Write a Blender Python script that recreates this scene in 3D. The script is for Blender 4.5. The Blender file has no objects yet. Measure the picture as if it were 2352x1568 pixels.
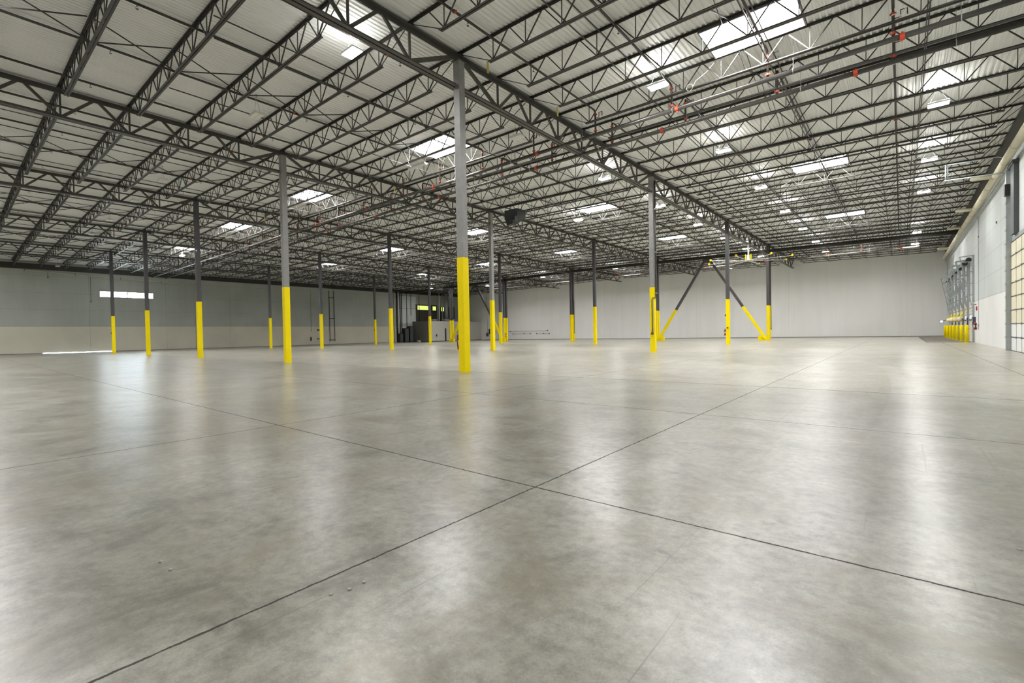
import bpy, math, random
from mathutils import Vector, Matrix
random.seed(7)
C = bpy.context.scene.collection
PI = math.pi

# ------------------------------------------------------------------ geometry helpers
class MB:
    def __init__(s): s.v = []; s.f = []
    def add(s, vs, fs):
        n = len(s.v); s.v += [tuple(p) for p in vs]; s.f += [tuple(i + n for i in f) for f in fs]; return s
    def box(s, x0, x1, y0, y1, z0, z1):
        return s.add([(x0,y0,z0),(x1,y0,z0),(x1,y1,z0),(x0,y1,z0),(x0,y0,z1),(x1,y0,z1),(x1,y1,z1),(x0,y1,z1)],
                     [(0,3,2,1),(4,5,6,7),(0,1,5,4),(1,2,6,5),(2,3,7,6),(3,0,4,7)])
    def cbox(s, x, y, z, sx, sy, sz): return s.box(x-sx/2,x+sx/2,y-sy/2,y+sy/2,z-sz/2,z+sz/2)
    def frame(s, p, q, up=(0,0,1)):
        p, q = Vector(p), Vector(q); d = (q-p).normalized(); u = Vector(up)
        if abs(d.dot(u)) > .98: u = Vector((1,0,0))
        r = d.cross(u).normalized(); u = r.cross(d).normalized()
        return p, q, r, u
    def bar(s, p, q, w, h, up=(0,0,1)):
        p, q, r, u = s.frame(p, q, up); a, b = r*w/2, u*h/2
        return s.add([p-a-b,p+a-b,p+a+b,p-a+b,q-a-b,q+a-b,q+a+b,q-a+b],
                     [(0,1,2,3),(7,6,5,4),(0,4,5,1),(1,5,6,2),(2,6,7,3),(3,7,4,0)])
    def tube(s, pts, r, n=10, cap=True):
        pts = [Vector(p) for p in pts]; rings = []
        for i, p in enumerate(pts):
            d = (pts[min(i+1,len(pts)-1)] - pts[max(i-1,0)]).normalized()
            u = Vector((0,0,1)) if abs(d.z) < .9 else Vector((1,0,0))
            a = d.cross(u).normalized(); b = a.cross(d).normalized()
            rr = r[i] if isinstance(r, (list, tuple)) else r
            rings.append([p + (a*math.cos(2*PI*k/n) + b*math.sin(2*PI*k/n))*rr for k in range(n)])
        vs = [v for R in rings for v in R]; fs = []
        for i in range(len(pts)-1):
            for k in range(n):
                j = (k+1) % n; fs.append((i*n+k, i*n+j, (i+1)*n+j, (i+1)*n+k))
        if cap: fs += [tuple(range(n))[::-1], tuple((len(pts)-1)*n+k for k in range(n))]
        return s.add(vs, fs)
    def lathe(s, prof, n=16, c=(0,0,0)):
        vs = []; fs = []
        for r, z in prof:
            for k in range(n): vs.append((c[0]+r*math.cos(2*PI*k/n), c[1]+r*math.sin(2*PI*k/n), c[2]+z))
        for i in range(len(prof)-1):
            for k in range(n):
                j = (k+1) % n; fs.append((i*n+k, i*n+j, (i+1)*n+j, (i+1)*n+k))
        fs += [tuple(range(n))[::-1], tuple((len(prof)-1)*n+k for k in range(n))]
        return s.add(vs, fs)
    def mesh(s, name, mat, smooth=False):
        m = bpy.data.meshes.new(name); m.from_pydata(s.v, [], s.f); m.materials.append(mat)
        if smooth: m.polygons.foreach_set('use_smooth', [True]*len(m.polygons)); 
        m.update(); return m
    def build(s, name, mat, parent=None, smooth=False, loc=None):
        return link(name, s.mesh(name, mat, smooth), parent, loc)

def link(name, data, parent=None, loc=None):
    o = bpy.data.objects.new(name, data); C.objects.link(o)
    if parent: o.parent = parent
    if loc: o.location = loc
    return o
def tag(o, label, cat, group=None, kind=None):
    o['label'] = label; o['category'] = cat
    if group: o['group'] = group
    if kind: o['kind'] = kind
    return o
def thing(name, label, cat, loc=(0,0,0), group=None, kind=None, rot=None):
    o = bpy.data.objects.new(name, None); C.objects.link(o); o.location = loc
    if rot: o.rotation_euler = rot
    o.empty_display_size = .2
    return tag(o, label, cat, group, kind)
kids = {}
def dup(root, loc, label, rot=None, group=None):
    r = root.copy(); C.objects.link(r); r.location = loc
    if rot is not None: r.rotation_euler = rot
    r['label'] = label
    if group: r['group'] = group
    def rec(src, dst):
        for ch in KID.get(src.name, []):
            c = ch.copy(); C.objects.link(c); c.parent = dst; rec(ch, c)
    rec(root, r); return r
KID = {}
def reg(o, *ch): KID.setdefault(o.name, []).extend(ch)
def structure(name, mb, mat, parent=None):
    o = mb.build(name, mat, parent)
    if not parent: o['kind'] = 'structure'
    return o
ORD = ['zeroth','first','second','third','fourth','fifth','sixth','seventh','eighth','ninth','tenth','eleventh','twelfth','thirteenth','fourteenth',
 'fifteenth','sixteenth','seventeenth','eighteenth','nineteenth','twentieth','twenty-first','twenty-second','twenty-third','twenty-fourth','twenty-fifth',
 'twenty-sixth','twenty-seventh','twenty-eighth','twenty-ninth','thirtieth','thirty-first','thirty-second']

# ------------------------------------------------------------------ materials
def mat(name, col, rough=.5, metal=0., noise=.0, scale=4., spec=None, rvar=0., bump=0., stretch=None):
    m = bpy.data.materials.new(name); m.use_nodes = True; nt = m.node_tree; b = nt.nodes['Principled BSDF']
    b.inputs['Base Color'].default_value = (*col, 1); b.inputs['Roughness'].default_value = rough; b.inputs['Metallic'].default_value = metal
    if spec is not None: b.inputs['Specular IOR Level'].default_value = spec
    if noise or rvar or bump:
        tc = nt.nodes.new('ShaderNodeTexCoord'); n = nt.nodes.new('ShaderNodeTexNoise'); n.inputs['Scale'].default_value = scale; n.inputs['Detail'].default_value = 5
        src = tc.outputs['Object']
        if stretch:
            mp = nt.nodes.new('ShaderNodeMapping'); mp.inputs['Scale'].default_value = stretch; nt.links.new(src, mp.inputs[0]); src = mp.outputs[0]
        nt.links.new(src, n.inputs['Vector'])
        if noise:
            mx = nt.nodes.new('ShaderNodeMix'); mx.data_type = 'RGBA'
            mx.inputs['A'].default_value = (*[c*(1-noise) for c in col], 1); mx.inputs['B'].default_value = (*[min(1,c*(1+noise)) for c in col], 1)
            nt.links.new(n.outputs['Fac'], mx.inputs['Factor']); nt.links.new(mx.outputs['Result'], b.inputs['Base Color'])
        if rvar:
            mr = nt.nodes.new('ShaderNodeMapRange'); mr.inputs['To Min'].default_value = rough-rvar; mr.inputs['To Max'].default_value = rough+rvar
            nt.links.new(n.outputs['Fac'], mr.inputs['Value']); nt.links.new(mr.outputs[0], b.inputs['Roughness'])
        if bump:
            bp = nt.nodes.new('ShaderNodeBump'); bp.inputs['Strength'].default_value = bump; bp.inputs['Distance'].default_value = .02
            nt.links.new(n.outputs['Fac'], bp.inputs['Height']); nt.links.new(bp.outputs[0], b.inputs['Normal'])
    return m
def emit(name, col, strength):
    m = bpy.data.materials.new(name); m.use_nodes = True; b = m.node_tree.nodes['Principled BSDF']
    b.inputs['Base Color'].default_value = (.8,.8,.8,1); b.inputs['Emission Color'].default_value = (*col,1); b.inputs['Emission Strength'].default_value = strength
    return m
M = dict(
 joist = mat('joist_paint', (.040,.038,.032), .42, 0, .25, 3),
 girder = mat('girder_paint', (.075,.071,.061), .40, 0, .25, 3),
 column = mat('column_paint_skylit', (.26,.257,.25), .45, 0, .22, 6, bump=.1),  # lighter copy for the nearest columns, skylight put into the colour
 coldark = mat('column_paint_unlit', (.060,.058,.060), .45, 0, .2, 6),  # same paint without the skylight tone, also on the braces
 yellow = mat('safety_yellow', (.90,.71,.0), .45, 0, .05, 3, spec=.15),
 deck = mat('galvanised_deck', (.82,.83,.80), .42, .0, .10, 1.3, rvar=.08, stretch=(1,.25,1)),
 pipe = mat('black_steel_pipe', (.085,.078,.070), .26, .4, .2, 8),
 orange = mat('orange_coupling', (.50,.055,.02), .45),
 brass = mat('brass_head', (.10,.09,.07), .4, .6),
 galv = mat('galvanised_steel', (.34,.37,.37), .40, .35, .2, 5),
 cream = mat('cream_pipe_wrap', (.60,.56,.42), .55, 0, .08, 2),
 creamband = mat('pipe_strap', (.16,.14,.11), .5),
 white = mat('white_enamel', (.74,.75,.74), .4),
 boxwhite = mat('room_white_paint', (.56,.55,.50), .6, 0, .03, 1),
 boxgrey = mat('room_grey_paint', (.15,.145,.13), .6, 0, .05, 1),
 panel = mat('dock_door_panel', (.60,.58,.50), .5, 0, .05, 2),
 doorwhite = mat('overhead_door_white', (.72,.73,.71), .45, 0, .03, 2),
 doorcream = mat('overhead_door_cream', (.66,.62,.46), .5, 0, .05, 2),
 dark = mat('dark_metal', (.022,.022,.024), .45),
 slate = mat('slate_housing', (.075,.085,.088), .5, 0, .1, 3),
 heater = mat('heater_enamel', (.035,.042,.045), .5),
 navy = mat('control_box_blue', (.045,.055,.095), .5),
 red = mat('extinguisher_red', (.42,.012,.014), .3),
 label = mat('white_label', (.75,.74,.68), .5),
 rubber = mat('black_rubber', (.018,.018,.018), .7),
 brown = mat('brown_panel', (.075,.068,.045), .6, 0, .2, 2),
 mats = mat('dock_plate', (.20,.17,.14), .6, .1, .25, 3),
 chip = mat('concrete_chip', (.42,.42,.40), .6),
 alu = mat('brushed_aluminium', (.86,.86,.83), .4, .0, .05, 5),
 lens = emit('led_lens', (1,.985,.93), 4), uplens = emit('led_uplight_slot', (1,.985,.95), 3),
 dome = emit('daylit_acrylic_dome', (1,.98,1), 1.2),
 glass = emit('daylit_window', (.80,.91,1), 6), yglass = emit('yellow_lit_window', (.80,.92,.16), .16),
 bluelamp = emit('dock_lamp_lens', (.75,.82,1), .10),
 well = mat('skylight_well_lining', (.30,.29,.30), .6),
)
for k_ in ('lens','uplens','dome'): M[k_].cycles.emission_sampling = 'NONE'
LAMPW, UPW, SKYW = 34, 2.2, 170
def nodes(m): return m.node_tree.nodes, m.node_tree.links, m.node_tree.nodes['Principled BSDF']

def wall_mat(name, upper, lower, zsplit, vaxis, vpitch, voff, hlines=None, hoff=0., streak=.1, blotch=.08, jd=.28):
    """painted precast wall: two paint colours meeting at zsplit, thin panel joints."""
    m = mat(name, upper, .6); N, L, b = nodes(m)
    tc = N.new('ShaderNodeTexCoord'); sp = N.new('ShaderNodeSeparateXYZ'); L.new(tc.outputs['Object'], sp.inputs[0])
    def math_(op, a, bb=None):
        n = N.new('ShaderNodeMath'); n.operation = op
        for i, v in enumerate((a, bb)):
            if v is None: continue
            if isinstance(v, (int, float)): n.inputs[i].default_value = v
            else: L.new(v, n.inputs[i])
        return n.outputs[0]
    Z = sp.outputs['Z']; V = sp.outputs[vaxis]
    up = math_('GREATER_THAN', Z, zsplit)
    mx = N.new('ShaderNodeMix'); mx.data_type = 'RGBA'; mx.inputs['A'].default_value = (*lower,1); mx.inputs['B'].default_value = (*upper,1); L.new(up, mx.inputs['Factor'])
    # blotches and vertical water streaks, on the upper paint
    n1 = N.new('ShaderNodeTexNoise'); n1.inputs['Scale'].default_value = .35; n1.inputs['Detail'].default_value = 6; L.new(tc.outputs['Object'], n1.inputs['Vector'])
    mp = N.new('ShaderNodeMapping'); mp.inputs['Scale'].default_value = (1.6,1.6,.12); L.new(tc.outputs['Object'], mp.inputs[0])
    n2 = N.new('ShaderNodeTexNoise'); n2.inputs['Scale'].default_value = 1.; n2.inputs['Detail'].default_value = 4; L.new(mp.outputs[0], n2.inputs['Vector'])
    s = math_('ADD', math_('MULTIPLY', math_('SUBTRACT', n1.outputs['Fac'], .5), blotch*3.6), math_('MULTIPLY', math_('MULTIPLY', math_('SUBTRACT', n2.outputs['Fac'], .5), streak*4), up))
    f = math_('ADD', s, 1.)
    # joints
    d = math_('ABSOLUTE', math_('SUBTRACT', math_('FRACT', math_('ADD', math_('DIVIDE', math_('SUBTRACT', V, voff), vpitch), .5)), .5))
    j = math_('LESS_THAN', d, .018/vpitch)
    dk = math_('SUBTRACT', 1., math_('MULTIPLY', j, jd))
    dk = math_('MULTIPLY', dk, math_('SUBTRACT', 1., math_('MULTIPLY', math_('LESS_THAN', math_('ABSOLUTE', math_('SUBTRACT', Z, zsplit)), .018), .35)))
    if hlines:
        dh = math_('ABSOLUTE', math_('SUBTRACT', math_('FRACT', math_('ADD', math_('DIVIDE', math_('SUBTRACT', Z, hoff), hlines), .5)), .5))
        jh = math_('MULTIPLY', math_('LESS_THAN', dh, .016/hlines), up)
        dk = math_('MULTIPLY', dk, math_('SUBTRACT', 1., math_('MULTIPLY', jh, .24)))
    f = math_('MULTIPLY', f, dk)
    sc = N.new('ShaderNodeVectorMath'); sc.operation = 'SCALE'; L.new(mx.outputs['Result'], sc.inputs[0]); L.new(f, sc.inputs['Scale'])
    L.new(sc.outputs[0], b.inputs['Base Color']); return m
M['wall_left'] = wall_mat('left_wall_paint', (.46,.49,.45), (.70,.675,.56), 2.95, 'Y', 7.32, .12, 1.83, 2.95, .05, .10)
M['wall_far'] = wall_mat('far_wall_paint', (.83,.83,.805), (.83,.83,.805), -1, 'X', 11.9, -.6, None, 0, .03, .02, .13)
M['wall_right'] = wall_mat('dock_wall_paint', (.52,.555,.545), (.72,.725,.71), 2.83, 'Y', 7.3, 20.8, 1.22, 2.83, .10, .07)
M['wall_back'] = wall_mat('back_wall_paint', (.80,.795,.75), (.80,.795,.75), -1, 'X', 9.1, 0)

TCX, TCY, TCR = -62.68, .35, 73.52
def floor_mat():
    m = mat('polished_concrete', (.40,.39,.34), .25); N, L, b = nodes(m)
    tc = N.new('ShaderNodeTexCoord'); P = tc.outputs['Object']
    def math_(op, a, bb=None, c=None):
        n = N.new('ShaderNodeMath'); n.operation = op
        for i, v in enumerate((a, bb, c)):
            if v is None: continue
            if isinstance(v, (int, float)): n.inputs[i].default_value = v
            else: L.new(v, n.inputs[i])
        return n.outputs[0]
    def noise(scale, detail=5, rough=.55, mscale=None, rot=None, dist=0.):
        n = N.new('ShaderNodeTexNoise'); n.inputs['Scale'].default_value = scale; n.inputs['Detail'].default_value = detail
        n.inputs['Roughness'].default_value = rough; n.inputs['Distortion'].default_value = dist
        src = P
        if mscale:
            mp = N.new('ShaderNodeMapping'); mp.inputs['Scale'].default_value = mscale
            if rot: mp.inputs['Rotation'].default_value = rot
            L.new(P, mp.inputs[0]); src = mp.outputs[0]
        L.new(src, n.inputs['Vector']); return n.outputs['Fac']
    def ramp(f, stops):
        r = N.new('ShaderNodeValToRGB'); e = r.color_ramp.elements
        e[0].position, e[0].color = stops[0][0], (*stops[0][1],1); e[1].position, e[1].color = stops[-1][0], (*stops[-1][1],1)
        for p, c in stops[1:-1]: x = e.new(p); x.color = (*c,1)
        L.new(f, r.inputs[0]); return r.outputs[0]
    def mix(f, a, bb, t='MIX'):
        n = N.new('ShaderNodeMix'); n.data_type = 'RGBA'; n.blend_type = t
        for k, v in (('Factor',f),('A',a),('B',bb)):
            if isinstance(v, (int,float)): n.inputs[k].default_value = v
            elif isinstance(v, tuple): n.inputs[k].default_value = (*v,1)
            else: L.new(v, n.inputs[k])
        return n.outputs['Result']
    big = noise(.42, 6, .62, dist=.6); mid = noise(1.7, 7, .68, dist=.9); fine = noise(13, 6, .7); grain = noise(90, 3, .7)
    c = ramp(big, [(.26,(.225,.215,.180)),(.44,(.278,.272,.236)),(.58,(.322,.319,.284)),(.76,(.372,.369,.337))])
    c2 = ramp(mid, [(.34,(.62,.61,.585)),(.5,(.97,.967,.95)),(.68,(1.16,1.16,1.15))])
    c = mix(1., c, c2, 'MULTIPLY')
    c = mix(1., c, ramp(fine, [(.34,(.72,.715,.70)),(.60,(1.11,1.11,1.10))]), 'MULTIPLY')
    c = mix(1., c, ramp(grain, [(.3,(.84,.84,.825)),(.7,(1.11,1.11,1.10))]), 'MULTIPLY')
    # brownish worn patches
    br = noise(.8, 8, .72, dist=1.2)
    c = mix(ramp(br, [(.50,(0,0,0)),(.68,(.75,.75,.75))]), c, (.225,.190,.132))
    # directional trowel and sweep streaks
    st = noise(1., 6, .7, (9.,.55,1), (0,0,.12)); c = mix(1., c, ramp(st, [(.32,(.93,.93,.92)),(.66,(1.05,1.05,1.04))]), 'MULTIPLY')
    st2 = noise(1., 6, .7, (.5,11,1), (0,0,-.08)); c = mix(1., c, ramp(st2, [(.32,(.94,.94,.93)),(.66,(1.04,1.04,1.04))]), 'MULTIPLY')
    # hairline scratches / tyre scuffs
    for rot, sc_, th in ((.5,(26,.35,1),.715),(-.35,(20,.3,1),.72),(1.2,(24,.28,1),.725)):
        s_ = noise(1., 3, .5, sc_, (0,0,rot)); c = mix(ramp(s_, [(th-.02,(0,0,0)),(th+.01,(.6,.6,.6))]), c, (.15,.14,.115))
    # small dark pits
    vo = N.new('ShaderNodeTexVoronoi'); vo.inputs['Scale'].default_value = 1.6; L.new(P, vo.inputs['Vector'])
    c = mix(math_('MULTIPLY', math_('LESS_THAN', vo.outputs['Distance'], .020), .7), c, (.06,.055,.045))
    # saw-cut joints, slightly ragged
    sp = N.new('ShaderNodeSeparateXYZ'); L.new(P, sp.inputs[0]); jn = math_('MULTIPLY', math_('SUBTRACT', noise(14, 4, .7), .5), .022)
    jw = math_('ADD', math_('MULTIPLY', noise(5, 5, .85), .013), 0.)
    X = math_('ADD', sp.outputs['X'], jn); Y = math_('ADD', sp.outputs['Y'], jn); tot = None
    def line(A, at, w, s):
        n_ = math_('LESS_THAN', math_('ABSOLUTE', math_('SUBTRACT', A, at)), math_('ADD', jw, w)); return math_('MULTIPLY', n_, s)
    for A, at, w, s in ((X,8.58,.0005,.93),(Y,-7.72,.001,.92),(X,4.15,.003,.8),(X,13.0,.004,.7),(Y,-3.77,.006,.6),(Y,.2,.016,.62),(X,-.28,-.001,.5),(X,-4.3,-.001,.5),
                        (X,-8.4,-.001,.5),(X,-12.3,0,.5),(X,-16.4,0,.5),(X,-20.4,0,.5),(X,-24.5,.003,.5),(Y,4.0,.008,.4),(Y,7.7,.01,.35),(Y,15.1,.03,.4),(Y,30,.04,.4),(Y,44.9,.08,.5),
                        (X,-36.7,.004,.5),(X,-48.9,.004,.5),(Y,-11.7,0,.7)):
        l = line(A, at, w, s); tot = l if tot is None else math_('MAXIMUM', tot, l)
    c = mix(tot, c, (.030,.026,.020))
    bs = math_('MULTIPLY', math_('LESS_THAN', math_('ABSOLUTE', math_('SUBTRACT', Y, .235)), .035), math_('MULTIPLY', math_('GREATER_THAN', sp.outputs['X'], 6.6), math_('LESS_THAN', sp.outputs['X'], 11.1)))
    c = mix(math_('MULTIPLY', bs, .7), c, (.17,.10,.045))
    vm = N.new('ShaderNodeVectorMath'); vm.operation = 'DISTANCE'; L.new(P, vm.inputs[0]); vm.inputs[1].default_value = (TCX, TCY, 0)
    ta = math_('LESS_THAN', math_('ABSOLUTE', math_('SUBTRACT', math_('ADD', vm.outputs['Value'], math_('MULTIPLY', fine, .10)), TCR)), .15)
    ta = math_('MULTIPLY', ta, math_('MULTIPLY', math_('GREATER_THAN', Y, -5.0), math_('LESS_THAN', Y, 8.0))); ta = math_('MULTIPLY', ta, math_('GREATER_THAN', sp.outputs['X'], TCX))
    c = mix(math_('MULTIPLY', math_('MULTIPLY', ta, mid), .42), c, (.42,.42,.41))
    # the slab beyond the column line is a paler pour
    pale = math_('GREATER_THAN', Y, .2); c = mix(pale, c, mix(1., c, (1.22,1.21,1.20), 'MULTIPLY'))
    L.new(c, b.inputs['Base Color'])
    rr = N.new('ShaderNodeMapRange'); rr.inputs['From Min'].default_value = .3; rr.inputs['From Max'].default_value = .7; rr.inputs['To Min'].default_value = .2765; rr.inputs['To Max'].default_value = .292
    L.new(mid, rr.inputs['Value']); L.new(math_('MAXIMUM', rr.outputs[0], tot), b.inputs['Roughness'])
    b.inputs['Specular IOR Level'].default_value = .80
    bp = N.new('ShaderNodeBump'); bp.inputs['Strength'].default_value = .05; bp.inputs['Distance'].default_value = .004
    L.new(math_('ADD', math_('ADD', mid, math_('MULTIPLY', fine, .25)), math_('MULTIPLY', tot, -2.)), bp.inputs['Height']); L.new(bp.outputs[0], b.inputs['Normal'])
    return m
M['floor'] = floor_mat()

# ------------------------------------------------------------------ camera (fitted to the column grid)
CAM = Vector((10.7984,-10.6509,1.2069)); yaw, pitch, roll = .6914,-.0168,-.0189
cy, sy = math.cos(yaw), math.sin(yaw)
fw = Vector((-sy*math.cos(pitch), cy*math.cos(pitch), math.sin(pitch))); r = Vector((cy,sy,0)); u = r.cross(fw)
r2 = r*math.cos(roll)+u*math.sin(roll); u2 = -r*math.sin(roll)+u*math.cos(roll)
cam = bpy.data.cameras.new('camera'); cam.sensor_width = 36; cam.lens = 1080.58*36/2352; cam.clip_end = 300; cam.clip_start = .05
co = bpy.data.objects.new('camera', cam); C.objects.link(co)
co.matrix_world = Matrix(((r2.x,u2.x,-fw.x,CAM.x),(r2.y,u2.y,-fw.y,CAM.y),(r2.z,u2.z,-fw.z,CAM.z),(0,0,0,1)))
bpy.context.scene.camera = co
def fwd(x, y): return (CAM.x-x)*sy + (y-CAM.y)*cy

# ------------------------------------------------------------------ building frame
A, B = 12.19, 14.93
XL, XR, YN, YF = -60.95, 14.72, -29.9, 60.35
SH = .55                                                 # second line of columns beyond the expansion joint
S = .012
def zd(x): return 10.12 + S*(24.4 - abs(x+24.4))         # underside of the roof deck
GX = [0,-A,-2*A,-3*A,-4*A]

structure('floor', MB().box(XL-.3,XR+.3,YN-.3,YF+.3,-.3,0), M['floor'])
# walls
w = MB(); wy0, wy1, wz0, wz1 = 1.04, 6.17, 6.36, 7.08
w.box(XL-.25,XL,YN,wy0,0,10.6); w.box(XL-.25,XL,wy1,YF,0,10.6); w.box(XL-.25,XL,wy0,wy1,0,wz0); w.box(XL-.25,XL,wy0,wy1,wz1,10.6)
structure('wall_left', w, M['wall_left'])
structure('wall_far', MB().box(XL-.25,XR+.25,YF,YF+.25,0,10.7), M['wall_far'])
structure('wall_right', MB().box(XR,XR+.25,YN,YF,0,10.6), M['wall_right'])
structure('wall_back', MB().box(XL-.25,XR+.25,YN-.25,YN,0,10.7), M['wall_back'])
structure('trim_right', MB().box(XR-.14,XR,20.7,YF,8.26,8.36), M['wall_right'])
structure('baseboard_far', MB().box(-55.9,XR,YF-.03,YF,0,.07), mat('base_strip', (.16,.155,.14), .6))
structure('baseboard_left', MB().box(XL,XL+.03,YN,42,0,.06), bpy.data.materials['base_strip'])
# dark steel ledger angles at the roof edge
structure('trim_1', MB().box(XL,XL+.14,YN,YF,9.08,9.66), M['joist'])
structure('trim_2', MB().box(XR-.16,XR,YN,YF,9.15,9.90), M['joist'])
# clerestory window in the left wall
wf = MB(); t = .05
for a, b_ in ((wy0,wy0+t),((wy0+wy1)/2-.035,(wy0+wy1)/2+.035),(wy1-t,wy1)): wf.box(XL-.15,XL+.02,a,b_,wz0,wz1)
wf.box(XL-.15,XL+.02,wy0,wy1,wz0,wz0+t); wf.box(XL-.15,XL+.02,wy0,wy1,wz1-t,wz1)
win = structure('window_1', wf, M['galv'])
for k in range(2):
    a = wy0+t + k*(wy1-wy0)/2; MB().box(XL-.10,XL-.08,a,a+(wy1-wy0)/2-.06,wz0+t,wz1-t).build('window_pane', M['glass'], win)

gap = MB().box(XL,XL+.035,-3.9,2.3,0,.075); gap = structure('door_8', gap, M['galv']); tag(gap, 'low glowing strip standing for a daylight streak at the foot of the left wall', 'glowing strip', None, 'structure')  # added glowing strip in place of the sun streak on the floor
MB().box(XL+.035,XL+.04,-3.8,2.2,.0,.06).build('daylight_glow', M['glass'], gap)
# corrugated deck with skylight openings
SKX = [7.45,-6.10,-18.29,-30.48,-42.67]; SKW = 1.27; SKY = [4.67+B*n for n in range(4)] + [-10.6]; SKH = .86  # last row is unseen, added to light the left wall and foreground
def deck():
    m = MB(); pitch = .1524; x = XL-.2; prof = []
    while x < XR+.2:
        prof += [(x,.038),(x+.070,.038),(x+.090,0),(x+.134,0)]; x += pitch
    def seg(i0, i1, ya, yb):
        vs = []; fs = []
        for x_, dz in prof[i0:i1+1]:
            z = zd(x_)+dz; vs += [(x_,ya,z),(x_,yb,z)]
        for i in range(len(vs)//2-1): fs.append((2*i,2*i+1,2*i+3,2*i+2))
        m.add(vs, fs)
    cuts = []
    for sx in SKX:
        i0 = min(range(len(prof)), key=lambda i: abs(prof[i][0]-(sx-SKW))); i1 = min(range(len(prof)), key=lambda i: abs(prof[i][0]-(sx+SKW)))
        cuts.append((i0,i1))
    cuts.sort(); i = 0; I10 = min(range(len(prof)), key=lambda i: abs(prof[i][0]))
    for i0, i1 in cuts:
        seg(i, i0, YN, YF); ys = [YN]+[v for s_ in sorted(SKY[:4] if i0 > I10 else SKY) for v in (s_-SKH, s_+SKH)]+[YF]
        for k in range(0, len(ys), 2): seg(i0, i1, ys[k], ys[k+1])
        i = i1
    seg(i, len(prof)-1, YN, YF); return m
ceil = structure('ceiling', deck(), M['deck'])
rf = MB()   # roofing above the deck keeps daylight out except at the skylights
def roofseg(x0, x1, ya, yb):
    n = max(1, int((x1-x0)/4)+1)
    for k in range(n):
        a = x0+(x1-x0)*k/n; b_ = x0+(x1-x0)*(k+1)/n
        rf.add([(a,ya,zd(a)+.06),(b_,ya,zd(b_)+.06),(b_,yb,zd(b_)+.06),(a,yb,zd(a)+.06)],[(0,1,2,3)])
xs = sorted(SKX); px = XL-.25
for sx in xs:
    roofseg(px, sx-SKW, YN-.25, YF+.25); ys = [YN-.25]+[v for s_ in sorted(SKY[:4] if sx > 0 else SKY) for v in (s_-SKH,s_+SKH)]+[YF+.25]
    for k in range(0, len(ys), 2): roofseg(sx-SKW, sx+SKW, ys[k], ys[k+1])
    px = sx+SKW
roofseg(px, XR+.25, YN-.25, YF+.25)
rf.build('insulation_layer', M['white'], ceil)

def area_light(name, parent, loc, sx, sy, watts, col, up=False):
    d = bpy.data.lights.new(name, 'AREA'); d.shape = 'RECTANGLE'; d.size = sx; d.size_y = sy; d.energy = watts; d.color = col
    o = link(name, d, parent, loc)
    if up: o.rotation_euler = (PI, 0, 0)
    return o
# skylights
def dome_mesh(w_, h_, rise=.28, n=10):
    m = MB(); vs = []; fs = []
    for j in range(n+1):
        for i in range(n+1):
            a, b_ = i/n*2-1, j/n*2-1; vs.append((a*w_, b_*h_, rise*(1-abs(a)**2.6)*(1-abs(b_)**2.6)))
    for j in range(n):
        for i in range(n): k = j*(n+1)+i; fs.append((k,k+n+1,k+n+2,k+1))
    return m.add(vs, fs)
XBAY = {7.45:'bay beside the dock wall',-6.10:'bay left of the nearest column',-18.29:'third bay from the dock wall',-30.48:'fourth bay from the dock wall',-42.67:'fifth bay from the dock wall'}
sk0 = None
for sx in SKX:
    for n, sy_ in enumerate(SKY):
        if n == 4 and sx > 0: continue
        lab = 'white double-dome skylight, %s in the %s' % (ORD[min(n+1,5)]+' from the camera' if n < 4 else 'added beside the camera', XBAY[sx])
        loc = (sx, sy_, zd(sx)); rot = (0, (S if sx < -24.4 else -S)*-1, 0)
        if sk0 is None:
            sk0 = thing('skylight', lab, 'skylight', loc, 'daylit roof skylights')
            W, H = SKW, SKH; c = MB(); t = .04
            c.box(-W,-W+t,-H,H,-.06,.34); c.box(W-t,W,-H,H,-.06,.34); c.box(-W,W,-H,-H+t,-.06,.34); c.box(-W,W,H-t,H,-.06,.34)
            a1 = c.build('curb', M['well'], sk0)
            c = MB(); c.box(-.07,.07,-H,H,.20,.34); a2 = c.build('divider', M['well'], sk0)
            d = dome_mesh(W/2-.03, H-.03); ds = []
            for q in (-1,1):
                o = link('dome', ds[0].data, sk0, (q*W/2,0,.34)) if ds else d.build('dome', M['dome'], sk0, True, (q*W/2,0,.34)); ds.append(o)
            g = MB()
            for q in (-1,1):
                for yy in (-.3,.3): g.bar((q*W/2-W/2+.05,yy,.255),(q*W/2+W/2-.05,yy,.255),.011,.011)
                for xx in (-.3,0,.3): g.tube([(q*W/2+xx,-H+.04,.26),(q*W/2+xx+.05,-.4,.26),(q*W/2+xx-.03,.1,.26),(q*W/2+xx+.04,H-.04,.26)],.008,5)
            a3 = g.build('burglar_bar_grid', M['galv'], sk0)
            a4 = area_light('daylight', sk0, (0,0,.29), 2*SKW-.12, 2*SKH-.12, SKYW, (1,.985,1))
            reg(sk0, a1, a2, *ds, a3, a4)
        else: dup(sk0, loc, lab)

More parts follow.
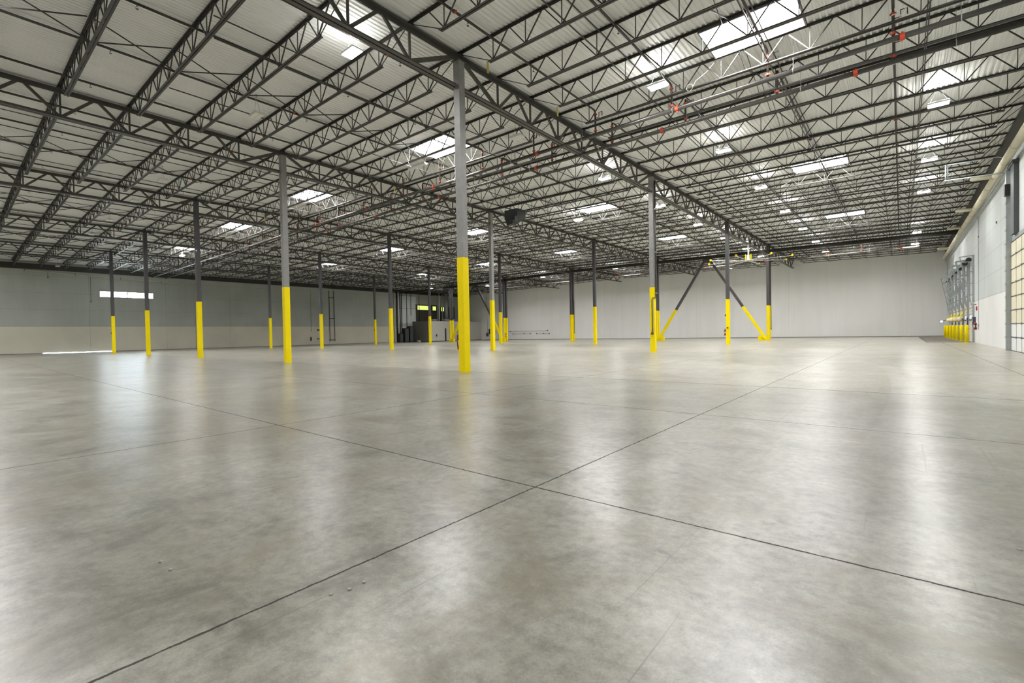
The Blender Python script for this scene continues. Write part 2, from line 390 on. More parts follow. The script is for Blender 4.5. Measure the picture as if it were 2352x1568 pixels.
# ------------------------------------------------------------------ joists
def double_angle(m, x0, x1, z, leg=.058, th=.007, gap=.022, up=True, axis='x', y=0):
    """two angles back to back; up=True: horizontal legs at the top (z is top), else at the bottom (z is bottom)"""
    for s in (-1,1):
        a, b_ = sorted((s*gap/2, s*(gap/2+leg))); c_, d_ = sorted((s*gap/2, s*(gap/2+th)))
        zz = (z-th, z) if up else (z, z+th); zv = (z-leg, z) if up else (z, z+leg)
        if axis == 'x': m.box(x0,x1,a,b_,*zz); m.box(x0,x1,c_,d_,*zv)
        else: m.box(a,b_,x0,x1,*zz); m.box(c_,d_,x0,x1,*zv)
    return m
DJ = .75
def joist_parts(L, root):
    n = round((L-2.94)/1.22)
    nodes_ = [1.47 + 1.22*k for k in range(n+1)] if L > 13 else [1.47 + (L-2.94)*k/n for k in range(n+1)]
    tc_ = double_angle(MB(), .02, L-.02, 0); tc_.box(.0,.16,-.06,.06,-.105,-.055); tc_.box(L-.16,L,-.06,.06,-.105,-.055)
    p1 = tc_.build('top_chord', M['joist'], root)
    x1 = nodes_[-1]+.16
    p2 = double_angle(MB(), nodes_[0]-.16, x1, -DJ, up=False).build('bottom_chord', M['joist'], root)
    g = MB(); zt, zb = -.035, -DJ+.03
    for i, x in enumerate(nodes_):
        g.bar((x,0,zb),(x,0,zt),.022,.022,(1,0,0))
        if i < len(nodes_)-1:
            mdx = (x+nodes_[i+1])/2; g.bar((x,0,zb),(mdx-.03,0,zt),.030,.030,(0,1,0)); g.bar((mdx+.03,0,zt),(nodes_[i+1],0,zb),.030,.030,(0,1,0))
    f, l = nodes_[0], nodes_[-1]
    g.bar((f,0,zb),(f-.62,0,zt),.032,.032,(0,1,0)); g.bar((l,0,zb),(l+.62,0,zt),.032,.032,(0,1,0))
    g.bar((f-.10,0,zb),(.12,0,-.08),.020,.020,(0,1,0)); g.bar((l+.10,0,zb),(L-.12,0,-.08),.020,.020,(0,1,0))
    p3 = g.build('web', M['joist'], root)
    reg(root, p1, p2, p3)
BAYS = [(0,XR,'bay beside the dock wall'),(-A,0,'bay left of the nearest column'),(-2*A,-A,'third bay from the dock wall'),
        (-3*A,-2*A,'fourth bay from the dock wall'),(-4*A,-3*A,'fifth bay from the dock wall'),(XL,-4*A,'bay along the grey left wall')]
JY = [k*(B/8 if k >= 0 else 1.95) for k in range(-5,25)] + [3*B+SH+k*B/8 for k in range(0,8)]
jproto = {}
for bi, (x0, x1, bn) in enumerate(BAYS):
    L = round(x1-x0, 2); cnt = 0; far = 0
    for k, y in enumerate(JY):
        if fwd(x0, y) < 12.2: continue
        ang = -math.atan2(zd(x1-.01)-zd(x0+.01), L)
        if k < 30: cnt += 1; lab = 'open-web roof joist, %s from the camera in the %s' % (ORD[cnt], bn)
        else: far += 1; lab = 'far roof joist, %s beyond the double columns in the %s' % (ORD[far], bn)
        loc = (x0, y, zd(x0)-.002); grp = 'roof joists in the ' + bn
        if L not in jproto:
            jproto[L] = thing('roof_joist', lab, 'roof joist', loc, grp, rot=(0,ang,0)); joist_parts(L, jproto[L])
        else: dup(jproto[L], loc, lab, (0,ang,0), grp)

# ------------------------------------------------------------------ joist girders
DG = 1.02
gw = {}
def girder_proto(root):
    L = B; m = double_angle(MB(), 0, L, 0, .125, .012, .03, True, 'y'); p = [m.build('top_chord', M['girder'], root)]
    p.append(double_angle(MB(), .14, L-.14, -DG, .12, .012, .03, False, 'y').build('bottom_chord', M['girder'], root))
    st = B/8; zt, zb = -.06, -DG+.05
    vm = MB().bar((0,0,zb),(0,0,zt),.055,.055,(1,0,0)).mesh('web_vertical', M['girder'])
    dm = MB().bar((0,0,zb),(0,st/2-.05,zt),.09,.06,(1,0,0)).mesh('web_diagonal', M['girder'])
    dn = MB().bar((0,0,zb),(0,-st/2+.05,zt),.09,.06,(1,0,0)).mesh('web_diagonal', M['girder'])
    e0 = MB().bar((0,0,zb),(0,-st+.2,zt-.03),.12,.07,(1,0,0)).mesh('web_diagonal', M['girder'])
    e1 = MB().bar((0,0,zb),(0,st-.2,zt-.03),.12,.07,(1,0,0)).mesh('web_diagonal', M['girder'])
    for k in range(1,8):
        y = k*st; p.append(link('web_vertical', vm, root, (0,y,0)))
        p.append(link('web_diagonal', e0 if k == 1 else dn, root, (0,y,0)))
        p.append(link('web_diagonal', e1 if k == 7 else dm, root, (0,y,0)))
    reg(root, *p)
GN = ['girder line over the nearest column','second girder line from the dock wall','third girder line from the dock wall','fourth girder line from the dock wall','leftmost girder line']
BN = ['over the camera side of the nearest column row','between the first and second column rows','between the second and third column rows','between the third and fourth column rows','running past the double columns to the white wall']
g0 = None
for gi, gx in enumerate(GX):
    for bi, y0 in enumerate([-15.6,0,B,2*B,3*B+SH]):
        lab = 'truss girder, %s, %s' % (['segment nearest the camera','segment behind the front column','third segment','fourth segment','segment before the white wall'][bi], GN[gi])
        loc = (gx, y0, zd(gx)-.107); grp = 'truss girders carrying the roof joists'
        if g0 is None: g0 = thing('truss_girder', lab, 'girder', loc, grp); girder_proto(g0)
        g_ = None if (gi == 0 and bi == 0) else dup(g0, loc, lab, None, grp)
        if bi == 0:
            g_ = g0 if gi == 0 else g_
        (g_ if g_ else g0).scale = (1, 15.6/B if bi == 0 else 1, 1)
# struts along the expansion-joint line
sm = {}
for bi, (x0, x1, bn) in enumerate(BAYS):
    m = MB(); L = x1-x0; a, b_ = (zd(x0)-.78, zd(x1)-.78)
    for dz, w_, h_ in ((.17,.22,.02),(-.17,.22,.02),(0,.012,.34)): m.bar((x0+.13,0,a+dz),(x1-(.13 if x1 < 10 else .02),0,b_+dz),w_,h_)
    tag(m.build('strut_beam', M['joist'], loc=(0,3*B,0)), 'thick dark strut beam on the double-column line in the %s' % bn, 'beam', 'strut beams on the double-column line')

# ------------------------------------------------------------------ columns
cp = None
RN = ['front','second','third','double-column']; CN = ['nearest the dock wall','second from the dock wall','third from the dock wall','fourth from the dock wall','farthest left']
def col_shaft(h, mt): return MB().box(-.125,.125,-.125,.125,0,h).mesh('shaft', mt)
shafts = {}
def column(x, y, lab, mt, grp='yellow-based steel columns'):
    h = round(zd(x)-.255, 3); key = (h, mt.name)
    if key not in shafts: shafts[key] = col_shaft(h, mt)
    o = thing('steel_column', lab, 'column', (x,y,0), grp)
    link('shaft', shafts[key], o); link('yellow_paint_guard', sleeve, o); link('cap_plate', capm, o, (0,0,h)); return o
sm_ = MB(); e = .129
sm_.add([(-e,-e,0),(e,-e,0),(e,e,0),(-e,e,0),(-e,-e,3.66),(e,-e,3.66),(e,e,3.66),(-e,e,3.66)],[(4,5,6,7),(0,1,5,4),(1,2,6,5),(2,3,7,6),(3,0,4,7)])
sleeve = sm_.mesh('yellow_paint_guard', M['yellow']); capm = MB().box(-.16,.16,-.19,.19,-.02,0).mesh('cap_plate', M['girder'])
for j in range(4):
    for i in range(5):
        x, y = GX[i], j*B
        if j == 0 and i == 0: lab = 'tall grey column with yellow base, biggest and nearest in the hall'
        elif j < 3: lab = 'grey column with yellow base, %s row, %s' % (RN[j], CN[i])
        else: lab = 'yellow-based column of the double row, %s, the near one of its pair' % CN[i]
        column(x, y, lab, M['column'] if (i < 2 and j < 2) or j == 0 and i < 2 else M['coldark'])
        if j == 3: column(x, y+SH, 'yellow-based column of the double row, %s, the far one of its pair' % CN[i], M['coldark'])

# chevron braces
def brace(xa, xb, lab_r, lab_l, tail):
    ap = (xa+xb)/2
    for x, lab in ((xb,lab_r),(xa,lab_l)):
        s = -1 if x == xb else 1; y = 3*B
        o = thing('diagonal_brace', lab, 'brace', (x,y,0), 'chevron braces on the double-column line')
        p = Vector((s*.32,0,.24)); q = Vector((ap-x - s*.22,0,zd(ap)-1.02)); d = q-p
        k = (3.66-p.z)/d.z; mid = p+d*k
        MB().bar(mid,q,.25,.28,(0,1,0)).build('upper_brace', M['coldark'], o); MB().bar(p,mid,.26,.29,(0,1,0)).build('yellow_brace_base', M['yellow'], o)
        b_ = MB().box(min(s*.14,s*.95),max(s*.14,s*.95),-.16,.16,0,.5); b_.build('base_gusset', M['yellow'], o)
        MB().bar((s*.30,-.17,.10),(s*.62,-.17,.30),.02,.05,(0,1,0)).build('anchor_bar', M['dark'], o)
    g = MB().box(-.55,.55,-.02,.02,-.42,.0); tag(g.build('gusset_plate', M['coldark'], loc=(ap,3*B,zd(ap)-.95)), 'dark gusset plate where the two %s braces meet' % tail, 'plate')
brace(-A, 0, 'yellow-footed diagonal brace leaning left from the right-hand double column', 'yellow-footed diagonal brace rising right, behind the second-row column', 'right-hand')
brace(-4*A, -3*A, 'dark diagonal brace at the far left, right leg of the chevron', 'dark diagonal brace at the far left, left leg partly behind the nearest column', 'far left')

# ------------------------------------------------------------------ bridging
def bridging(x, y0, y1, lab):
    o = thing('bridging_line', lab, 'roof bridging', (x,0,0), 'thin bridging rods between the joists')
    z = zd(x)
    MB().bar((0,y0,z-.075),(0,y1,z-.075),.028,.028).build('upper_rod', M['joist'], o)
    MB().bar((0,y0,z-DJ+.06),(0,y1,z-DJ+.06),.028,.028).build('lower_rod', M['joist'], o)
for bi, (x0, x1, bn) in enumerate(BAYS):
    n = 2 if bi else 3
    for q in range(n):
        x = x0+(x1-x0)*(q+1)/(n+1)+.35; y0 = -9.4 if bi > 1 else (-5.7 if bi else -1.9)
        bridging(x, y0, 60.3, 'thin bridging rods, %s line from the left in the %s' % (ORD[q+1], bn))
xm1 = MB(); xm1.bar((0,.03,-.06),(0,B/8-.03,-DJ+.05),.035,.012,(1,0,0)); xm1.bar((0,B/8-.03,-.06),(0,.03,-DJ+.05),.035,.012,(1,0,0))
xm = xm1.mesh('cross_brace', M['joist'])
for bi, (x0, x1, bn) in enumerate(BAYS):
    x = (x0+x1)/2 - .3
    o = thing('cross_bridging', 'crossed bridging bars between the joists in the %s' % bn, 'roof bridging', (x,0,zd(x)), 'rows of crossed bridging bars')
    for k, y in enumerate(JY[:-1]):
        if k == 29 or (k % 2 and k > 12) or fwd(x, y) < 11: continue
        link('cross_brace', xm, o, (0,y,0))

# ------------------------------------------------------------------ sprinkler pipes
ZM = 9.0
def coupling_mesh(r_, w_=.05):
    m = MB(); m.tube([(0,0,-w_),(0,0,w_)], r_*1.3, 12); m.cbox(r_*1.4,0,0,.04,.03,.04); m.cbox(-r_*1.4,0,0,.04,.03,.04); return m.mesh('coupling', M['orange'])
cpl_main = coupling_mesh(.076, .055); cpl_br = coupling_mesh(.038, .035)
BX = [10.66-3.05*n for n in range(23)]
mains = {}
for nm, ym, lab in (('A',6.0,'long black sprinkler main pipe under the joists, the one nearer the camera'),('B',7.4,'long black sprinkler main pipe under the joists, the second of the near pair'),
                    ('C',50.5,'dark sprinkler main pipe crossing near the far white wall')):
    o = thing('sprinkler_main_pipe', lab, 'pipe', (0,ym,ZM), 'sprinkler main pipes'); mains[nm] = o
    MB().tube([(XR-.9,0,0),(XL+.3,0,0)], .076, 14).build('pipe', M['pipe'], o, True)
    for k in range(7):
        x = 12.4-6.1*k-(1.1 if nm == 'B' else 0)-(k//3)*.7
        c_ = link('coupling', cpl_main, o, (x-1.55,0,0)); c_.rotation_euler = (0,PI/2,0)
    hm = MB(); 
    for k in range(13):
        x = 12.0-3.7*k; z1 = zd(x)-ZM-.06
        h = MB(); h.tube([(x,0,.085),(x,0,z1)], .007, 6); h.lathe([(.086,-.014),(.092,0),(.086,.014)], 12)
        hh = MB(); hh.tube([(x,0,.085),(x,0,z1)], .007, 6)
        ring = []
        for q in range(13): a_ = 2*PI*q/12; ring.append((x, .088*math.cos(a_), .088*math.sin(a_)))
        hh.tube(ring, .012, 5, False); hh.build('pipe_hanger', M['galv'], o)
hd = MB(); hd.tube([(0,0,0),(0,0,-.05)], .012, 6); hd.bar((0,-.022,-.05),(0,-.03,-.10),.006,.006); hd.bar((0,.022,-.05),(0,.03,-.10),.006,.006); hd.lathe([(.035,-.112),(.035,-.106)], 8)
hdm = hd.mesh('sprinkler_head', M['brass'])
rcount = {'A':0,'B':0,'C':0}
def branch(x, y0, y1, ym, nm, lab):
    z = zd(x)-.15; o = thing('sprinkler_branch_pipe', lab, 'pipe', (x,ym,0), 'sprinkler branch pipes')
    s = 1 if y1 > ym else -1; e = (y1 if s > 0 else y0)-ym
    MB().tube([(0,0,ZM+.07),(0,0,z-.10),(0,s*.03,z-.03),(0,s*.12,z),(0,e,z)], .036, 10).build('pipe', M['pipe'], o, True)
    for zz in (ZM+.16, z-.16): link('coupling', cpl_br, o, (0,0,zz))
    arm = MB().tube([(0,0,z-.30),(.16,0,z-.30),(.16,0,z-.12),(.30,0,z-.12),(.30,0,z-.28)], .016, 6); arm.build('sway_arm', M['pipe'], o)
    n = int(abs(e)//3.05)
    for k in range(n+1):
        yy = s*(1.0+3.05*k)
        if abs(yy) > abs(e): break
        link('sprinkler_head', hdm, o, (0,yy,z-.03))
        if k == 2:
            c_ = link('coupling', cpl_br, o, (0,yy+s*.5,z)); c_.rotation_euler = (PI/2,0,0)
for k, x in enumerate(BX):
    if x < XL+1: continue
    place = '%s from the dock wall' % ORD[k+1]
    branch(x, -9.8 if x < 2 else -4.0, 6.0, 6.0, 'A', 'dark sprinkler branch pipe running toward the camera, %s' % place)
    branch(x, 7.4, 43.5, 7.4, 'B', 'dark sprinkler branch pipe running away behind the main pipes, %s' % place)
    if k < 12: branch(x, 50.5, 60.0, 50.5, 'C', 'short sprinkler branch pipe near the white far wall, %s' % place)

# ------------------------------------------------------------------ light fixtures
def fixture(root, lit):
    lamp = [area_light('lamp', root, (0,0,-.026), .57, .31, LAMPW, (1,.99,.965)), area_light('uplight', root, (0,0,.115), .45, .28, UPW, (1,.99,.98), True)] if lit else []
    b_ = MB(); b_.box(-.30,.30,-.17,.17,0,.055); b_.box(-.10,.10,-.10,.10,.055,.11); p = [b_.build('housing', M['white'], root)]
    if lit:
        p.append(MB().box(-.285,.285,-.155,-.01,-.022,-.002).build('lens', M['lens'], p[0])); p.append(MB().box(-.285,.285,.01,.155,-.022,-.002).build('lens', M['lens'], p[0])); reg(p[0], *p[1:]); p = p[:1]
        p.append(MB().box(-.29,-.11,-.16,.16,.056,.066).build('uplight_slot', M['uplens'], root)); p.append(MB().box(.11,.29,-.16,.16,.056,.066).build('uplight_slot', M['uplens'], root))
    else:
        p.append(MB().box(-.285,.285,-.155,-.01,-.022,-.002).build('lens', M['label'], p[0])); p.append(MB().box(-.285,.285,.01,.155,-.022,-.002).build('lens', M['label'], p[0])); reg(p[0], *p[1:]); p = p[:1]
    w_ = MB()
    for s in (-1,1): w_.tube([(s*.27,0,.05),(s*.12,0,.36),(0,0,.75),], .006, 5)
    w_.box(-.03,.03,-.03,.03,.72,.759)
    p.append(w_.build('suspension_wire', M['galv'], root)); reg(root, *p, *lamp)
LR = [(11.87,9.22,[-10.4,-17.9]),(4.62,9.30,[-10.4,-17.9]),(-1.35,9.37,[-10.4]),(-7.5,9.42,[-10.4])]
lit = []
for i, y in enumerate([4.3,12.55,19.95,27.0,43.0,50.3]): lit.append((11.87,y,9.22,'lit high-bay light, %s in the row nearest the dock wall' % ORD[i+1]))
for i, y in enumerate([4.64,12.1,19.5,26.8,34.5,42.0,49.5]): lit.append((4.62,y,9.30,'lit high-bay light, %s in the row through the middle of the right-hand bay' % ORD[i+1]))
for i, y in enumerate([-2.94,12.07,19.6,26.98,34.1,41.7,48.4]): lit.append((-1.36,y,9.37,'lit high-bay light, %s in the row just left of the nearest girder' % ORD[i+1]))
for x in (-19.1,-31.3,-43.4,-55.5):
    for q, y in enumerate((-11.5,-19,-26)): lit.append((x,y,9.4,'added high-bay light behind the camera, %s row at left, %s bay from the dock wall' % (ORD[q+1], ORD[int(-x//12)+1])))  # unseen lamps added to brighten the left wall and ceiling
lit += [(-7.5,19.4,9.42,'lit high-bay light below the second skylight left of the nearest column'),(-7.2,47.7,9.35,'small lit light beside the top of the right-hand braces'),
        (-43.4,4.45,9.45,'lone lit high-bay light at far left, above the clerestory window'),(-52.1,43.6,9.2,'lit light above the grey equipment room at the back left'),
        (-43.8,49.0,9.3,'lit light just left of the dark chevron brace at far left'),(-30.6,46.9,9.3,'small lit light over the double columns, right of the nearest column'),
        (-18.5,46.6,9.4,'small lit light in front of the white wall, left of the third-row column')]
for x, y, nm in ((11.87,-10.4,'right'),(4.62,-10.4,'middle'),(-1.36,-10.4,'left')): lit.append((x,y,9.3,'added high-bay light overhead behind the camera, %s one' % nm))  # unseen lamps added to lift the foreground floor
f0 = None; f1 = None
for x, y, z, lab in lit:
    z = zd(x)-.76
    if f0 is None: f0 = thing('high_bay_light', lab, 'light fixture', (x,y,z), 'lit high-bay lights'); fixture(f0, True)
    else: dup(f0, (x,y,z), lab, None, 'lit high-bay lights')
unlit = [(-7.54,-3.05,'left of the nearest column near the top of the picture'),(-1.5,4.8,'just right of the nearest column'),(-7.55,12.04,'left of the dark unit heater'),
 (-19.07,-3.1,'over the third bay at left'),(-24.9,-3.1,'by the third girder line at left'),(-31.4,-3.1,'over the fourth bay at left'),(-58.2,-2.7,'above the left wall pipe'),(-13.4,12.1,'behind the second front-row column top'),(-37.5,-3.1,'over the fifth bay at left')]
for x, y, t_ in unlit:
    lab = 'unlit pale high-bay light ' + t_; z = zd(x)-.76
    if f1 is None: f1 = thing('high_bay_light', lab, 'light fixture', (x,y,z), 'unlit high-bay lights'); fixture(f1, False)
    else: dup(f1, (x,y,z), lab, None, 'unlit high-bay lights')
# strip lights hung on chains below the left skylights
for (x, y, t_) in ((-6.5,3.6,'below the skylight behind the nearest column'),(-17.2,3.35,'below the skylight right of the second column'),(-28.9,3.55,'below the skylight between the second and third columns')):
    o = thing('strip_light', 'white unlit strip light hanging on wires ' + t_, 'light fixture', (x,y,9.05), 'strip lights on wires')
    m = MB(); m.box(-.6,.6,-.10,.10,0,.05); m.add([(-.6,-.10,0),(.6,-.10,0),(.6,.10,0),(-.6,.10,0),(-.6,-.04,-.05),(.6,-.04,-.05),(.6,.04,-.05),(-.6,.04,-.05)],[(0,1,5,4),(1,2,6,5),(2,3,7,6),(3,0,4,7),(4,5,6,7)])
    m.build('reflector', M['white'], o)
    for s in (-1,1):
        MB().tube([(s*.5,0,.05),(s*1.0,0,zd(x)-9.05-.1)], .007, 5).build('wire', M['label'], o)
# coiled white cables by lights
def coil(x, y, z, lab):
    pts = []
    for q in range(37): a_ = 2*PI*q/12; pts.append((.11*math.cos(a_), .02*math.sin(q), .11*math.sin(a_)))
    pts += [(.2,0,.15),(.55,.05,.35),(.9,.1,.7)]
    tag(MB().tube(pts, .009, 6).build('coiled_cable', M['label'], None, True, (x,y,z)), lab, 'cable', 'coiled light cables')
coil(5.35,5.55,9.36,'white cable coil beside the large lit light right of the nearest column'); coil(10.7,5.65,9.38,'white cable coil at the top right near the orange pipe fittings')
coil(5.3,20.6,9.3,'small white cable coil left of the second right-hand skylight'); coil(11.0,20.3,9.25,'small white cable coil by the bright light near the dock wall')

# ------------------------------------------------------------------ big ceiling fan
fx, fy, fz = 0, 36.7, 7.52
fan = thing('ceiling_fan', 'huge eight-blade ceiling fan with yellow tips hanging from the girder', 'ceiling fan', (fx,fy,fz))
MB().tube([(0,0,.35),(0,0,1.55)], .07, 12).build('drop_rod', M['alu'], fan, True)
m = MB(); m.lathe([(.17,-.08),(.20,0),(.20,.10),(.12,.16)], 16); m.build('hub', M['alu'], fan, True)
m = MB(); m.box(-.11,.11,-.11,.11,.14,.50); m.build('motor', M['white'], fan)
for s in (-1,1): MB().box(s*.22-.035,s*.22+.035,-.10,.10,.02,.55).build('motor_bracket', M['yellow'], fan)
bl = MB(); 
pr_ = [(-.075,0),(-.03,.018),(.03,.012),(.085,-.012),(.03,-.006),(-.03,-.004)]
bl.add([(x_,y_,z_) for x_ in (.15,3.5) for y_, z_ in pr_], [(k,(k+1)%6,(k+1)%6+6,k+6) for k in range(6)]+[(5,4,3,2,1,0),(6,7,8,9,10,11)])
blm = bl.mesh('blade', M['alu']); tipm = MB().add([(3.48,-.09,-.03),(3.62,-.06,-.03),(3.62,.06,-.03),(3.48,.10,-.03),(3.48,-.09,.10),(3.60,-.06,.14),(3.60,.06,.14),(3.48,.10,.10)],
    [(0,3,2,1),(4,5,6,7),(0,1,5,4),(1,2,6,5),(2,3,7,6),(3,0,4,7)]).mesh('blade_tip', M['yellow'])
for k in range(8):
    a_ = math.radians(-3+45*k); b_ = link('blade', blm, fan); b_.rotation_euler = (0,0,a_); link('blade_tip', tipm, b_)
for a_ in (40, 160, 280):
    MB().tube([(0,0,1.35),(1.0*math.cos(math.radians(a_)),1.0*math.sin(math.radians(a_)),1.9)], .006, 5).build('guy_wire', M['galv'], fan)

# unit heater hung by the girder
h = thing('unit_heater', 'dark grey unit heater hanging under the joists right of the nearest column', 'heater', (-9.3,14.2,8.75))
m = MB(); m.box(-.55,.55,-.45,.45,.15,.75); m.build('casing', M['heater'], h)
m = MB(); m.add([(-.5,-.45,.15),(.5,-.45,.15),(.5,.35,.15),(-.5,.35,.15),(-.18,-.6,-.28),(.18,-.6,-.28),(.18,-.2,-.28),(-.18,-.2,-.28)],[(0,1,5,4),(1,2,6,5),(2,3,7,6),(3,0,4,7),(4,5,6,7),(0,3,2,1)]); m.build('outlet_hood', M['heater'], h)
m = MB(); m.box(.25,.6,-.75,-.45,-.1,.2); m.build('burner_box', M['dark'], h)
for sx_ in (-1,1): MB().tube([(sx_*.5,.1,.75),(sx_*.5,.1,1.35)], .012, 6).build('hanger_rod', M['joist'], h)

# ------------------------------------------------------------------ things on columns
def extinguisher(loc, lab, rz=0):
    o = thing('fire_extinguisher', lab, 'fire extinguisher', loc, rot=(0,0,rz))
    MB().lathe([(.0,0),(.075,.005),(.082,.03),(.082,.40),(.06,.46),(.028,.49)], 16).build('cylinder', M['red'], o, True)
    MB().lathe([(.084,.14),(.084,.31)], 16).build('label_band', M['label'], o, True)
    m = MB(); m.box(-.02,.02,-.02,.02,.48,.53); m.bar((-.02,0,.54),(.10,0,.58),.02,.012); m.bar((-.02,0,.52),(.09,0,.515),.02,.012); m.build('valve_handle', M['dark'], o)
    MB().tube([(.03,0,.50),(.10,0,.46),(.11,0,.30),(.10,0,.12)], .012, 6).build('hose', M['rubber'], o, True)
    MB().box(-.03,.03,.07,.10,.05,.42).build('wall_bracket', M['dark'], o); return o
extinguisher((-.235,.02,.72), 'red fire extinguisher half hidden on the left side of the nearest column', -PI/2)
extinguisher((-.235,2*B+.02,.72), 'small red fire extinguisher on the left of the third-row column by the braces', -PI/2)
extinguisher((XR-.12,33.2,.88), 'red fire extinguisher on the dock wall beside the first dock door', PI)
extinguisher((-3*A+.26,3*B,.75), 'tiny red fire extinguisher on the far double column behind the second-row column', PI/2)
o = thing('fire_bell', 'small dark bell on the left side of the third-row column', 'bell', (-.17,2*B,2.36)); MB().tube([(0,0,0),(-.05,0,0)], .09, 14).build('gong', M['dark'], o, True); MB().box(.0,.04,-.05,.05,-.05,.05).build('back_box', M['red'], o)
for (x, y, z, t_) in ((0,2*B-.135,1.35,'front face of the third-row column'),(-4*A,-.135,1.98,'yellow base of the leftmost front-row column'),(-4*A,2*B-.135,2.1,'yellow base of the leftmost third-row column')):
    o = thing('outlet_box', 'small dark outlet box on the ' + t_, 'outlet box', (x,y,z), 'outlet boxes on columns'); MB().box(-.055,.055,-.05,0,-.06,.06).build('box', M['dark'], o); MB().box(-.04,.04,-.056,-.05,-.045,.045).build('cover', M['slate'], o)
# standpipe with hose valve on the second-row column
x, y = .19, B+.02
o = thing('standpipe', 'dark standpipe with hose valve fixed to the right-hand second-row column', 'pipe', (x,y,0))
MB().tube([(0,0,3.05),(0,0,9.6)], .045, 12).build('riser', M['pipe'], o, True)
MB().tube([(0,0,3.12),(0,-.08,3.06),(0,-.24,3.05),(-.10,-.28,3.05),(-.13,-.28,2.96),(-.13,-.28,1.15)], .028, 10).build('drop_pipe', M['pipe'], o, True)
MB().tube([(-.05,-.24,3.05),(-.05,-.24,1.2)], .015, 8).build('conduit', M['galv'], o, True)
m = MB(); m.lathe([(.05,1.0),(.06,1.05),(.06,1.15),(.04,1.2)], 12, (-.13,-.28,0)); m.tube([(-.13,-.28,1.10),(-.13,-.42,1.06)], .04, 10); m.build('hose_valve', M['brass'], o, True)
m = MB(); m.tube([(-.13,-.28,1.25),(-.06,-.34,1.30)], .02, 8); m.build('valve_handle', M['orange'], o)
for zz in (3.3,5.6,8.0): MB().box(-.07,.06,-.07,.07,zz,zz+.05).build('pipe_clamp', M['galv'], o)
for (x, y, z0, z1, lab) in ((-3*A-.17,B,1.1,2.95,'black hose hanging on the left of the second-row fourth column'),(-4*A-.17,B,1.0,2.9,'black hose hanging on the left of the leftmost second-row column'),
                            (-2*A+.17,3*B+SH,1.2,5.6,'dark drop pipe with valve on the double column left of the third-row column'),(.17,3*B+SH,1.25,8.6,'dark drop pipe on the right-hand double column')):
    o = thing('drop_pipe', lab, 'pipe', (x,y,0)); MB().tube([(0,0,z0),(0,0,z1)], .028, 8).build('pipe', M['rubber'], o, True)
    MB().tube([(0,0,z0),(0,-.05,z0-.12)], .05, 8).build('valve', M['dark'], o, True)
    MB().box(-.05,.05,-.04,.04,z1-.3,z1-.24).build('pipe_clamp', M['dark'], o)
# cameras on columns
for (x, y, z, rz, lab) in ((-2*A+.16,-.1,6.95,-.5,'white security camera on the third front-row column'),(.2,2*B-.12,6.12,-.6,'white security camera on the third-row column under the fan')):
    o = thing('security_camera', lab, 'security camera', (x,y,z), 'bullet cameras on columns', rot=(0,.35,rz))
    MB().tube([(.05,0,0),(.34,0,0)], .05, 12).build('camera_body', M['white'], o, True); MB().tube([(-.06,0,.02),(.08,0,0)], .018, 8).build('mounting_arm', M['white'], o)
    MB().tube([(.34,0,0),(.352,0,0)], .04, 12).build('lens', M['dark'], o)
# yellow paper tags on chords
for (x, y, z, t_) in ((1.24,0,9.40,'girder just right of the nearest column'),(1.24,3.73,9.38,'girder farther right of the nearest column'),(1.24,22.4,9.38,'girder beyond the second-row column'),
                      (-10.95,5.6,9.5,'girder left of the nearest column'),(-23.1,3.73,9.62,'girder near the third front-row column')):
    tag(MB().box(-.01,.01,-.035,.035,-.34,0).build('tag', mat('yellow_tag', (.62,.52,.10), .6) if 'yellow_tag' not in bpy.data.materials else bpy.data.materials['yellow_tag'], None, False, (x,y,z)), 'small yellow tag hanging from the '+t_, 'tag', 'yellow tags on the steelwork')

# ------------------------------------------------------------------ right-hand dock wall
o = thing('drain_pipe', 'long cream insulated drain pipe along the top of the dock wall', 'pipe', (14.38,0,0))
MB().tube([(0,10,8.42),(0,YF-2.5,8.42),(0,YF-2.3,8.42)], .155, 18).build('pipe', M['cream'], o, True)
bm_ = MB().tube([(0,-.014,0),(0,.014,0)], .160, 18).mesh('pipe_strap', M['creamband'], True)
for k in range(18): link('pipe_strap', bm_, o, (0,14.5+2.55*k,8.42))
stb = MB(); stb.tube([(0,0,0),(-.62,0,.02),(-.80,0,.02),(-.86,0,.02)], [.10,.10,.095,.05], 14); sm2 = stb.mesh('side_branch', M['cream'], True)
for yy in (22.2,30.6,37.6,49.5): link('side_branch', sm2, o, (-.05,yy,8.42))
# light-grey conduit run
o = thing('conduit', 'light grey conduit dropping down the dock wall beside the tall door', 'conduit', (0,20.75,0))
MB().tube([(12.5,0,9.04),(12.5,0,8.30)], .032, 8).build('drop', M['galv'], o, True); MB().tube([(12.58,.06,9.04),(12.58,.06,8.34)], .022, 8).build('drop', M['galv'], o, True)
MB().tube([(12.44,0,8.27),(14.35,0,8.20),(14.50,0,8.14),(14.60,0,7.95),(14.62,0,7.6),(14.62,0,.9)], .032, 10).build('run', M['galv'], o, True)
MB().tube([(12.5,.03,9.02),(14.3,.03,8.98),(14.6,.03,8.8),(14.64,.03,8.5)], .026, 8).build('upper_run', M['galv'], o, True)
